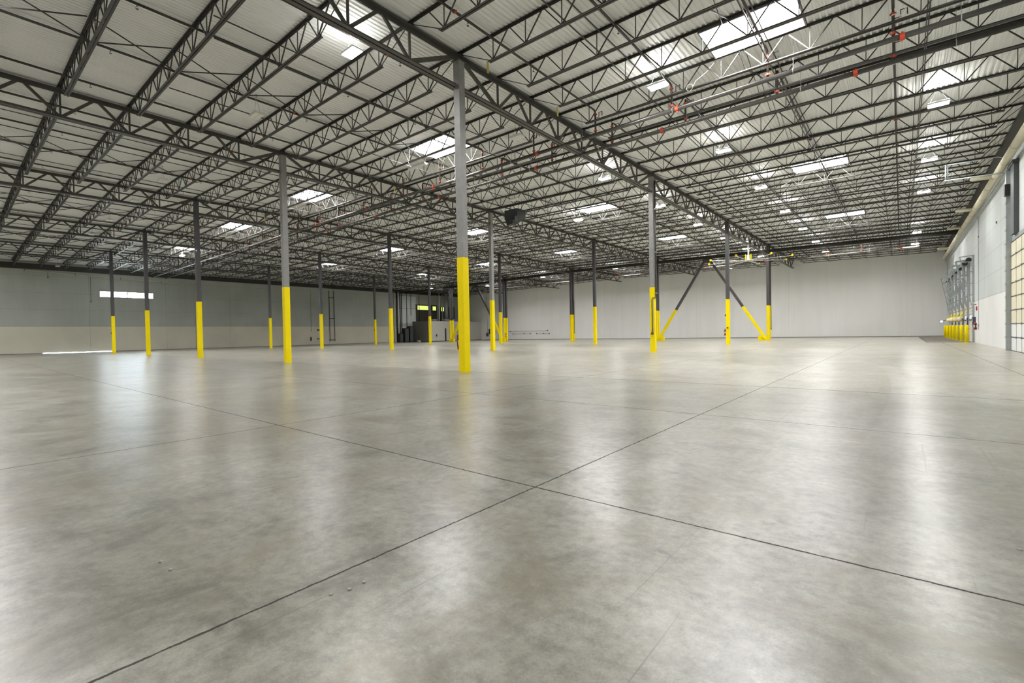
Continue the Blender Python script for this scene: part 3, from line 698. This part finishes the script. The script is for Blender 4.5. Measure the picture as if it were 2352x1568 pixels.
# ramp door
dr = tag(thing('door_1','tall cream overhead door at the right edge of the picture','door',(XR,0,0)), 'tall cream and white overhead door at the right edge of the picture', 'door', None, 'structure')
y0, y1 = 16.7, 20.35
for k in range(8):
    z = k*.61; m = MB(); 
    for q in range(3):
        a = y0+(y1-y0)*q/3; m.box(-.06,-.015,a+.012,a+(y1-y0)/3-.012,z+.015,z+.60)
    m.box(-.015,0,y0,y1,z,z+.61); m.build('door_section', M['doorwhite'] if k < 2 else M['doorcream'], dr)
for k in range(9):
    m = MB(); m.box(-.075,-.055,y0,y1,k*.61-.012+.012,k*.61+.03); 
    if k < 9: m.build('hinge_rail', M['dark'], dr)
for q in range(1,3):
    a = y0+(y1-y0)*q/3; m = MB().box(-.07,-.055,a-.012,a+.012,0,4.9)
    for k in range(1,8): m.box(-.10,-.055,a-.05,a+.05,k*.61-.03,k*.61+.05)
    m.build('hinge_stile', M['galv'], dr)
m = MB(); m.box(-.22,0,20.38,20.60,0,8.2)
for k in range(1,13): m.box(-.24,-.21,20.33,20.6,k*.61-.03,k*.61+.05)
m.build('door_track', M['galv'], dr)
m = MB(); m.box(-.16,0,18.95,19.75,5.15,8.15); m.box(-.20,0,18.9,20.3,8.15,8.3); m.build('header_panel', M['slate'], dr)
m = MB(); m.tube([(-.24,16.9,8.42),(-.24,20.7,8.42)], .05, 10); m.lathe([(.02,0),(.17,.0),(.17,.08),(.02,.08)], 16, (0,0,0)); m.build('spring_shaft', M['galv'], dr)
MB().box(-.30,-.02,20.0,20.3,7.0,7.5).build('door_operator', M['dark'], dr)
MB().box(-.03,0,16.5,20.65,4.90,5.15).build('door_header', M['galv'], dr)
# six dock doors
d0 = None
for n in range(6):
    ya = 35.0+3.45*n; lab = 'cream sectional dock door with high-lift tracks, %s from the camera' % ORD[n+1]
    if d0 is None:
        d0 = thing('door_2', lab, 'door', (XR,ya,0), 'dock doors along the right wall', 'structure')
        P = []; w_ = 2.74
        for k in range(6):
            z = .48*k+.04; m = MB(); m.box(-.05,0,.1,w_-.1,z,z+.46); m.box(-.055,-.05,.22,w_-.22,z+.04,z+.42)
            P.append(m.build('door_section', M['panel'], d0)); P.append(MB().box(-.085,-.05,.1,w_-.1,z-.025,z+.02).build('section_rail', M['galv'] if k > 3 else M['panel'], d0))
        for k in range(1,6):
            P.append(MB().cbox(-.062,w_*.3,.48*k+.26,.02,.07,.07).build('peg', M['dark'], d0))
        P.append(MB().box(-.11,0,-.05,.1,0,6.05).build('door_jamb', M['galv'], d0)); P.append(MB().box(-.11,0,w_-.1,w_+.05,0,6.05).build('door_jamb', M['galv'], d0))
        for yy in (0,w_):
            P.append(MB().bar((-.14,yy,2.55),(-.74,yy,5.95),.05,.065,(0,1,0)).build('lift_track', M['galv'], d0))
            g = MB()
            for z in (3.3,4.1,4.9,5.6): g.bar((-.05,yy,z),(-.14-(z-2.55)/3.4*.6,yy,z),.05,.05)
            g.bar((-.05,yy,6.02),(-.78,yy,5.97),.06,.06); P.append(g.build('track_bracket', M['galv'], d0))
        for z in (3.7,4.6,5.4):
            xx = -.14-(z-2.55)/3.4*.6; P.append(MB().bar((xx,0,z),(xx,w_,z),.04,.05).build('tie_rail', M['galv'], d0))
        g = MB().tube([(-.28,-.1,5.75),(-.28,w_+.1,5.75)], .055, 10); g.tube([(-.28,.1,5.75),(-.28,.18,5.75)], .16, 14); g.tube([(-.28,w_-.18,5.75),(-.28,w_-.1,5.75)], .16, 14); P.append(g.build('spring_shaft', M['dark'], d0))
        P.append(MB().box(-.10,-.05,.2,w_-.2,1.53,1.62).build('push_bar', M['navy'], d0))
        g = MB(); g.box(-.058,-.05,.5,1.1,1.66,1.92); g.box(-.058,-.05,1.5,2.1,1.66,1.92); P.append(g.build('door_window', M['bluelamp'], d0))
        reg(d0, *P)
    else:
        q = dup(d0, (XR,ya,0), lab); q.name = 'door_%d' % (n+2)
# bollards
b0 = None
for n in range(7):
    loc = (14.28,34.45+3.45*n,0); lab = 'yellow steel bollard guarding the dock doors, %s from the camera' % ORD[n+1]
    if b0 is None:
        b0 = thing('bollard', lab, 'bollard', loc, 'yellow bollards between the dock doors')
        a1 = MB().lathe([(.108,0),(.108,1.15),(.097,1.185),(.06,1.205),(.0,1.21)], 20).build('post', M['yellow'], b0, True)
        a2 = MB().lathe([(.122,0),(.122,.02),(.108,.03)], 20).build('base_collar', M['yellow'], b0, True); reg(b0, a1, a2)
    else: dup(b0, loc, lab)
# control boxes behind the bollards
for n in range(6):
    o = thing('control_box', 'dark blue dock control box behind the %s bollard' % ORD[n+1], 'control box', (XR,34.45+3.45*n+.0,1.45), 'dock control boxes')
    MB().box(-.16,0,-.20,.16,-.22,.30).build('enclosure', M['navy'], o); MB().box(-.17,-.16,-.12,.06,-.05,.15).build('faceplate', M['label'], o)
# dock lights on yellow arms
for n, yy in enumerate((41.2,44.8,48.2,51.6)):
    o = thing('dock_light', 'yellow round dock light on a folding yellow arm, %s from the camera' % ORD[n+1], 'dock light', (XR,yy,0), 'yellow dock lights')
    MB().bar((-.03,0,2.32),(-.03,-3.0 if n < 2 else -1.2,2.50),.05,.07).build('arm', M['yellow'], o)
    MB().bar((-.05,0,2.32),(-.35,-.15,1.78),.06,.06).build('lower_arm', M['yellow'], o)
    MB().tube([(-.34,-.02,1.70),(-.36,-.14,1.70),(-.37,-.20,1.70)], [.10,.18,.19], 16).build('lamp_head', M['yellow'], o, True)
    MB().tube([(-.37,-.2,1.70),(-.372,-.215,1.70)], .15, 16).build('lamp_lens', M['label'], o, True)
o = thing('dock_light', 'lit bluish dock lamp at the far corner shining along the white wall', 'dock light', (14.15,57.2,1.62))
MB().tube([(.0,.25,0),(-.02,.05,0),(-.03,-.0,0)], [.05,.15,.16], 16).build('lamp_head', M['navy'], o, True); MB().tube([(-.03,-.002,0),(-.04,-.03,0)], .14, 16).build('lamp_lens', M['bluelamp'], o, True)
MB().bar((.0,.2,0),(.55,.4,.25),.05,.05).build('arm', M['navy'], o); 
ld = bpy.data.lights.new('dock_lamp_beam', 'SPOT'); ld.energy = 70; ld.color = (.6,.72,1); ld.spot_size = math.radians(24); ld.spot_blend = .5; ld.shadow_soft_size = .08
lo = bpy.data.objects.new('dock_lamp_beam', ld); C.objects.link(lo); lo.location = (13.9,57.5,1.62)
lo.rotation_euler = (Vector((-6,YF,1.2))-Vector((13.9,57.5,1.62))).to_track_quat('-Z','Y').to_euler()
# dock leveller plates in the floor
p0_ = None
for n in range(6):
    o = thing('dock_leveller', 'dark steel dock leveller plate before the %s dock door' % ORD[n+1], 'dock plate', (XR-.05,35.3+3.45*n,0), 'dock leveller plates in the floor')
    MB().box(-2.4,0,0,2.1,0,.012).build('deck_plate', M['mats'], o)
    m = MB(); m.box(-2.45,0,-.06,-.0,0,.016); m.box(-2.45,0,2.1,2.16,0,.016); m.box(-2.48,-2.4,-.06,2.16,0,.016); m.build('curb_angle', M['dark'], o)
# small devices on the dock wall
o = thing('alarm_bell', 'red fire alarm device on the white dock wall beside the first door', 'alarm', (XR,33.5,2.3)); MB().box(-.06,0,-.09,.09,-.14,.14).build('body', M['red'], o); MB().lathe([(.02,-.05),(.07,0)], 10, (-.07,.25,.3)).build('strobe', M['dark'], o)
o = thing('exit_light', 'small white emergency light on the dock wall beside the first dock door', 'emergency light', (XR,34.2,2.62)); MB().box(-.08,0,-.15,.15,-.06,.07).build('body', M['label'], o)
for s in (-1,1): MB().lathe([(.03,0),(.06,.05)], 10, (-.10,s*.1,.06)).build('lamp', M['white'], o)
o = thing('conduit', 'thin grey conduit running down the dock wall above the extinguisher', 'conduit', (XR-.02,32.6,0)); MB().tube([(0,0,.9),(0,0,8.3)], .015, 6).build('run', M['galv'], o); MB().box(-.03,.02,-.06,.06,1.1,1.25).build('junction_box', M['galv'], o)
MB().box(-.02,.02,-.04,.04,6.9,7.0).build('coupling', M['dark'], o)
tag(MB().cbox(XR-.02,25.0,6.6,.05,.08,.12).build('sensor', M['dark']), 'tiny dark sensor high on the blank dock wall panel', 'sensor')

# ------------------------------------------------------------------ left wall
o = thing('drain_pipe', 'pale drain pipe sloping along the top of the left wall, then down to the floor', 'pipe', (XL+.09,0,0))
MB().tube([(0,-14,9.27),(0,-6.73,9.0),(0,10.45,8.37),(0,10.62,8.33),(0,10.69,8.2),(0,10.69,0)], .06, 10).build('pipe', M['cream'], o, True)
for yy in (-5,-1,3,7): MB().box(-.08,.08,yy-.03,yy+.03,9.0-(yy+6.73)*.0367-.1,9.0-(yy+6.73)*.0367+.1).build('pipe_strap', M['creamband'], o)
for yy, za, zb_, lab in ((.28,5.8,8.7,'thin cable hanging down the left wall left of the window'),(-3.2,8.3,8.85,'short cable stub under the sloping drain pipe'),(26.4,2.3,8.7,'thin conduit on the left wall between the two columns')):
    o = thing('conduit', lab, 'conduit', (XL+.02,yy,0)); MB().tube([(0,0,za),(0,0,zb_)], .014, 6).build('run', M['dark'], o)
    MB().cbox(.02,0,za,.05,.08,.12).build('junction_box', M['dark'], o)
o = thing('pipe_pair', 'pair of dark vertical pipes like a ladder on the left wall', 'pipe', (XL+.12,29.9,0))
for s in (-1,1): MB().tube([(0,s*.42,.5),(0,s*.42,8.75)], .045, 8).build('pipe', M['dark'], o)
for z in (.75,4.2,7.6): MB().box(-.1,.02,-.5,.5,z-.04,z+.04).build('pipe_clamp', M['dark'], o)
for yy, z, w_, h_, lab in ((27.7,2.35,.6,.16,'small bracket on the left wall above the hose reel'),(27.9,.95,.9,.08,'short horizontal rail on the left wall by the column'),(26.35,.95,.16,.5,'dark hose reel box low on the left wall')):
    o = thing('wall_bracket', lab, 'bracket', (XL,yy,z)); MB().box(0,.08,-w_/2,w_/2,-h_/2,h_/2).build('plate', M['dark'], o); MB().box(.0,.12,-w_/2-.05,-w_/2+.03,-h_/2-.08,h_/2+.08).build('end_clip', M['dark'], o)

# ------------------------------------------------------------------ equipment corner, far left
X0, Y0 = -56.1, 46.3
rm = thing('equipment_room', 'low white and grey walled room standing in the far left corner', 'room', (0,0,0))
MB().box(XL+.02,X0,Y0,Y0+.12,.1,3.80).build('grey_side_wall', M['boxgrey'], rm); MB().box(X0-.12,X0,Y0+.12,YF-.02,.1,3.80).build('white_front_wall', M['boxwhite'], rm)
MB().box(XL+.02,X0+.01,Y0-.01,Y0+.1,0,.1).build('skirting', M['dark'], rm); MB().box(X0-.1,X0+.01,Y0+.1,YF-.02,0,.1).build('skirting', M['dark'], rm)
MB().box(XL+.02,X0,Y0,YF-.02,3.80,3.84).build('roof_panel', M['boxgrey'], rm); MB().box(X0-.01,X0+.02,50.2,50.55,.1,2.45).build('door_slot', M['dark'], rm)
MB().box(XL+.02,XL+.12,Y0-.02,Y0,.0,3.8).build('corner_post', M['boxwhite'], rm)
o = thing('wall_phone', 'small black phone on the white room wall', 'phone', (X0,48.1,1.15)); MB().box(0,.08,-.08,.08,-.2,.2).build('cradle', M['dark'], o); MB().tube([(.1,-.06,.18),(.13,-.1,0),(.1,-.06,-.18)], .03, 8).build('handset', M['dark'], o)
o = thing('floor_box', 'small pale box on the floor against the grey room side', 'box', (-58.6,Y0-.35,0)); MB().box(-.3,.3,-.15,.15,0,.28).build('carton', M['label'], o); MB().tube([(-.05,0,.28),(-.02,0,.9),(.05,0,1.2)], .03, 6).build('upright_stick', M['dark'], o)
# brown recess with yellow windows
bp_ = thing('brown_wall_panel', 'dark brown wall panel above the equipment room', 'wall panel', (XL,0,0)); MB().box(0,.06,47.2,52.6,3.9,7.15).build('panel', M['brown'], bp_); MB().box(0,.06,53.2,57.4,3.9,6.9).build('panel', M['brown'], bp_)
for n, (a, b_, z0, z1, lab) in enumerate(((47.6,50.3,6.15,6.95,'leftmost, widest of the three'),(51.4,52.3,6.1,6.9,'middle of the three'),(53.6,54.4,6.0,6.8,'rightmost of the three'))):
    wn = MB(); t = .06; wn.box(.06,.12,a-t,b_+t,z0-t,z0); wn.box(.06,.12,a-t,b_+t,z1,z1+t); wn.box(.06,.12,a-t,a,z0,z1); wn.box(.06,.12,b_,b_+t,z0,z1)
    wo = wn.build('window_%d' % (n+2), M['dark'], None, False, (XL,0,0)); tag(wo, 'yellow-lit window above the equipment room, '+lab, 'window', None, 'structure'); MB().box(.07,.09,a,b_,z0,z1).build('window_pane', M['yglass'], wo)
for n, (yy, xx, r_, z0, mt, lab) in enumerate(((42.2,XL+.12,.09,0,'cream','cream vertical pipe at the left end of the pipe bundle'),(42.75,XL+.15,.10,0,'dark','black vertical pipe in the bundle on the left wall'),(43.1,XL+.16,.10,0,'alu','bright galvanised vertical pipe in the bundle'),
        (43.5,XL+.15,.09,0,'slate','grey vertical pipe at the right of the bundle'),(43.85,XL+.15,.07,0,'dark','thin black vertical pipe at the end of the bundle'),(45.0,XL+.15,.05,3,'slate','thin grey pipe above the dark electrical gear'),(46.0,XL+.15,.04,5,'dark','thin dark pipe beside the sheet-metal wall'),
        (47.7,XL+.5,.05,3.9,'dark','dark pipe in front of the yellow-lit window'),(49.2,-59.2,.09,3.84,'alu','shiny vertical flue left of the third-row column'),
        (50.6,-58.0,.09,3.84,'alu','thin shiny flue just right of the third-row column'),(51.4,-58.0,.10,3.84,'galv','second thin shiny flue on the equipment room'),
        (52.6,-58.2,.36,3.84,'galv','fat grey duct rising from the equipment room'),(54.2,-58.4,.30,3.84,'alu','wide bright duct right of the fat grey duct'),(57.6,-57.8,.05,3.84,'galv','thin flue near the end of the equipment room'))):
    o = thing('vertical_pipe', lab, 'pipe', (xx,yy,0), 'pipes and ducts in the far left corner'); MB().tube([(0,0,z0),(0,0,9.3)], r_, 12).build('pipe', M[mt], o, True)
    MB().tube([(0,0,(z0+9)/2),(0,0,(z0+9)/2+.06)], r_*1.2, 12).build('collar', M[mt], o, True)
for (xx, yy, sx_, sy_2, h_, lab) in ((-60.4,44.3,.8,.9,2.6,'black electrical cabinet beside the grey room'),(-60.3,45.3,.9,.8,2.95,'tall black cabinet touching the grey room side'),(-60.4,43.2,.5,.7,1.6,'low dark equipment at the foot of the pipe bundle')):
    o = thing('electrical_cabinet', lab, 'cabinet', (xx,yy,0), 'dark electrical cabinets'); MB().box(-sx_/2,sx_/2,-sy_2/2,sy_2/2,0,h_).build('body', M['dark'], o); MB().box(sx_/2,sx_/2+.02,-sy_2/2+.06,sy_2/2-.06,.1,h_-.1).build('door', M['slate'], o)
for (yy, w_, h_, lab) in ((48.2,1.0,.35,'low silver machine on the equipment room roof, left one'),(52.0,2.6,.42,'long silver machine on the equipment room roof'),(56.5,2.0,.5,'silver pump unit on the right end of the room roof')):
    o = thing('rooftop_unit', lab, 'machine', (-57.0,yy,3.84), 'machines on the equipment room roof'); MB().box(-.5,.5,-w_/2,w_/2,.06,h_).build('casing', M['galv'], o)
    MB().tube([(0,-w_/2,h_*.6),(0,-w_/2-.3,h_*.9),(0,-w_/2-.35,h_+.3)], .05, 8).build('elbow_pipe', M['galv'], o); MB().box(-.45,.45,-w_/2+.1,w_/2-.1,0,.06).build('skid', M['dark'], o)
o = thing('sheet_metal_wall', 'tall pale sheet-metal panel on the left wall behind the pipes', 'wall panel', (XL,0,0)); MB().box(0,.05,43.2,47.3,3.4,8.6).build('panel', mat('pale_sheet', (.72,.77,.75), .4, .0, .2, 1.2, stretch=(1,3,.2)), o)
for z in (3.5,6.3): MB().box(.05,.07,43.2,47.3,z,z+.05).build('seam', M['slate'], o)
# far wall fittings
o = thing('disconnect_switch', 'grey electrical switch on the far wall left of the second-row column', 'switch box', (-54.4,YF,1.1)); MB().box(-.22,.22,-.2,0,-.35,.3).build('enclosure', M['slate'], o); MB().tube([(0,-.05,.3),(0,-.05,7.9)], .03, 6).build('riser_conduit', M['galv'], o)
o = thing('electrical_cabinet', 'dark box on the far wall behind the second-row column', 'cabinet', (-53.6,YF,1.7)); MB().box(-.3,.3,-.18,0,-.5,.55).build('body', M['slate'], o); MB().box(-.25,.25,-.2,-.18,-.4,.45).build('door', M['dark'], o)
def rail(x0, x1, z, ends, lab):
    o = thing('pipe_rail', lab, 'pipe', (0,YF-.06,z), 'thin rails low on the white wall'); MB().tube([(x0,0,0),(x1,0,0)], .018, 6).build('pipe', M['slate'], o)
    for x in ends: MB().cbox(x,0,.03,.14,.12,.16).build('fitting', M['dark'], o)
rail(-53,-39.3,1.62,(-48.3,-39.4),'upper thin rail with dark fittings on the far white wall'); rail(-50,-49,1.14,(-49.2,),'short lower rail at the left on the far white wall')
rail(-47.6,-43.4,1.12,(-47.6,-44.9,-43.4),'middle lower rail on the far white wall'); rail(-42,-38.9,1.10,(-41.9,-40.3,-39),'right lower rail on the far white wall')

# bits lying on the floor
def fp(px, py):
    d = fw + r2*((px-1176)/1080.58) - u2*((py-784)/1080.58); t_ = -CAM.z/d.z; return CAM + d*t_
k = 0
for px_, py_, t_ in ((369,1291,'left one of the pair at lower left'),(391,1309,'right one of the pair at lower left'),(803,1354,'left of the pair by the dark joint'),(836,1338,'right of the pair by the dark joint'),(760,1366,'leftmost near the dark joint'),(2344,1263,'at the right edge of the picture')):
    p = fp(px_, py_); s_ = .008
    m = MB(); n_ = 6; m.lathe([(s_*1.3,0),(s_*1.2,s_*.8),(s_*.5,s_*1.1)], 6); m.add([(-s_*2.2,-s_*.4,0),(-s_*.8,-s_*.6,0),(-s_*.9,s_*.6,0),(-s_*2,s_*.5,0),(-s_*1.5,0,s_*.9)],[(0,1,4),(1,2,4),(2,3,4),(3,0,4)])
    tag(m.build('concrete_chip', M['chip'], None, False, (p.x,p.y,0)), 'tiny pale chip on the floor, '+t_, 'debris', 'pale chips on the floor')

# ------------------------------------------------------------------ world / view
wd = bpy.data.worlds.new('world'); bpy.context.scene.world = wd; wd.use_nodes = True
wd.node_tree.nodes['Background'].inputs[0].default_value = (.8,.9,1,1); wd.node_tree.nodes['Background'].inputs[1].default_value = .5
sc = bpy.context.scene
sc.view_settings.view_transform = 'Standard'; sc.view_settings.look = 'None'; sc.view_settings.gamma = 1; sc.view_settings.use_curve_mapping = False
sc.view_settings.exposure = 2.52
cyc = sc.cycles
cyc.use_denoising = True; cyc.max_bounces = 6; cyc.diffuse_bounces = 4; cyc.glossy_bounces = 2; cyc.sample_clamp_indirect = 20; cyc.use_adaptive_sampling = True; cyc.adaptive_threshold = .12; cyc.adaptive_min_samples = 16
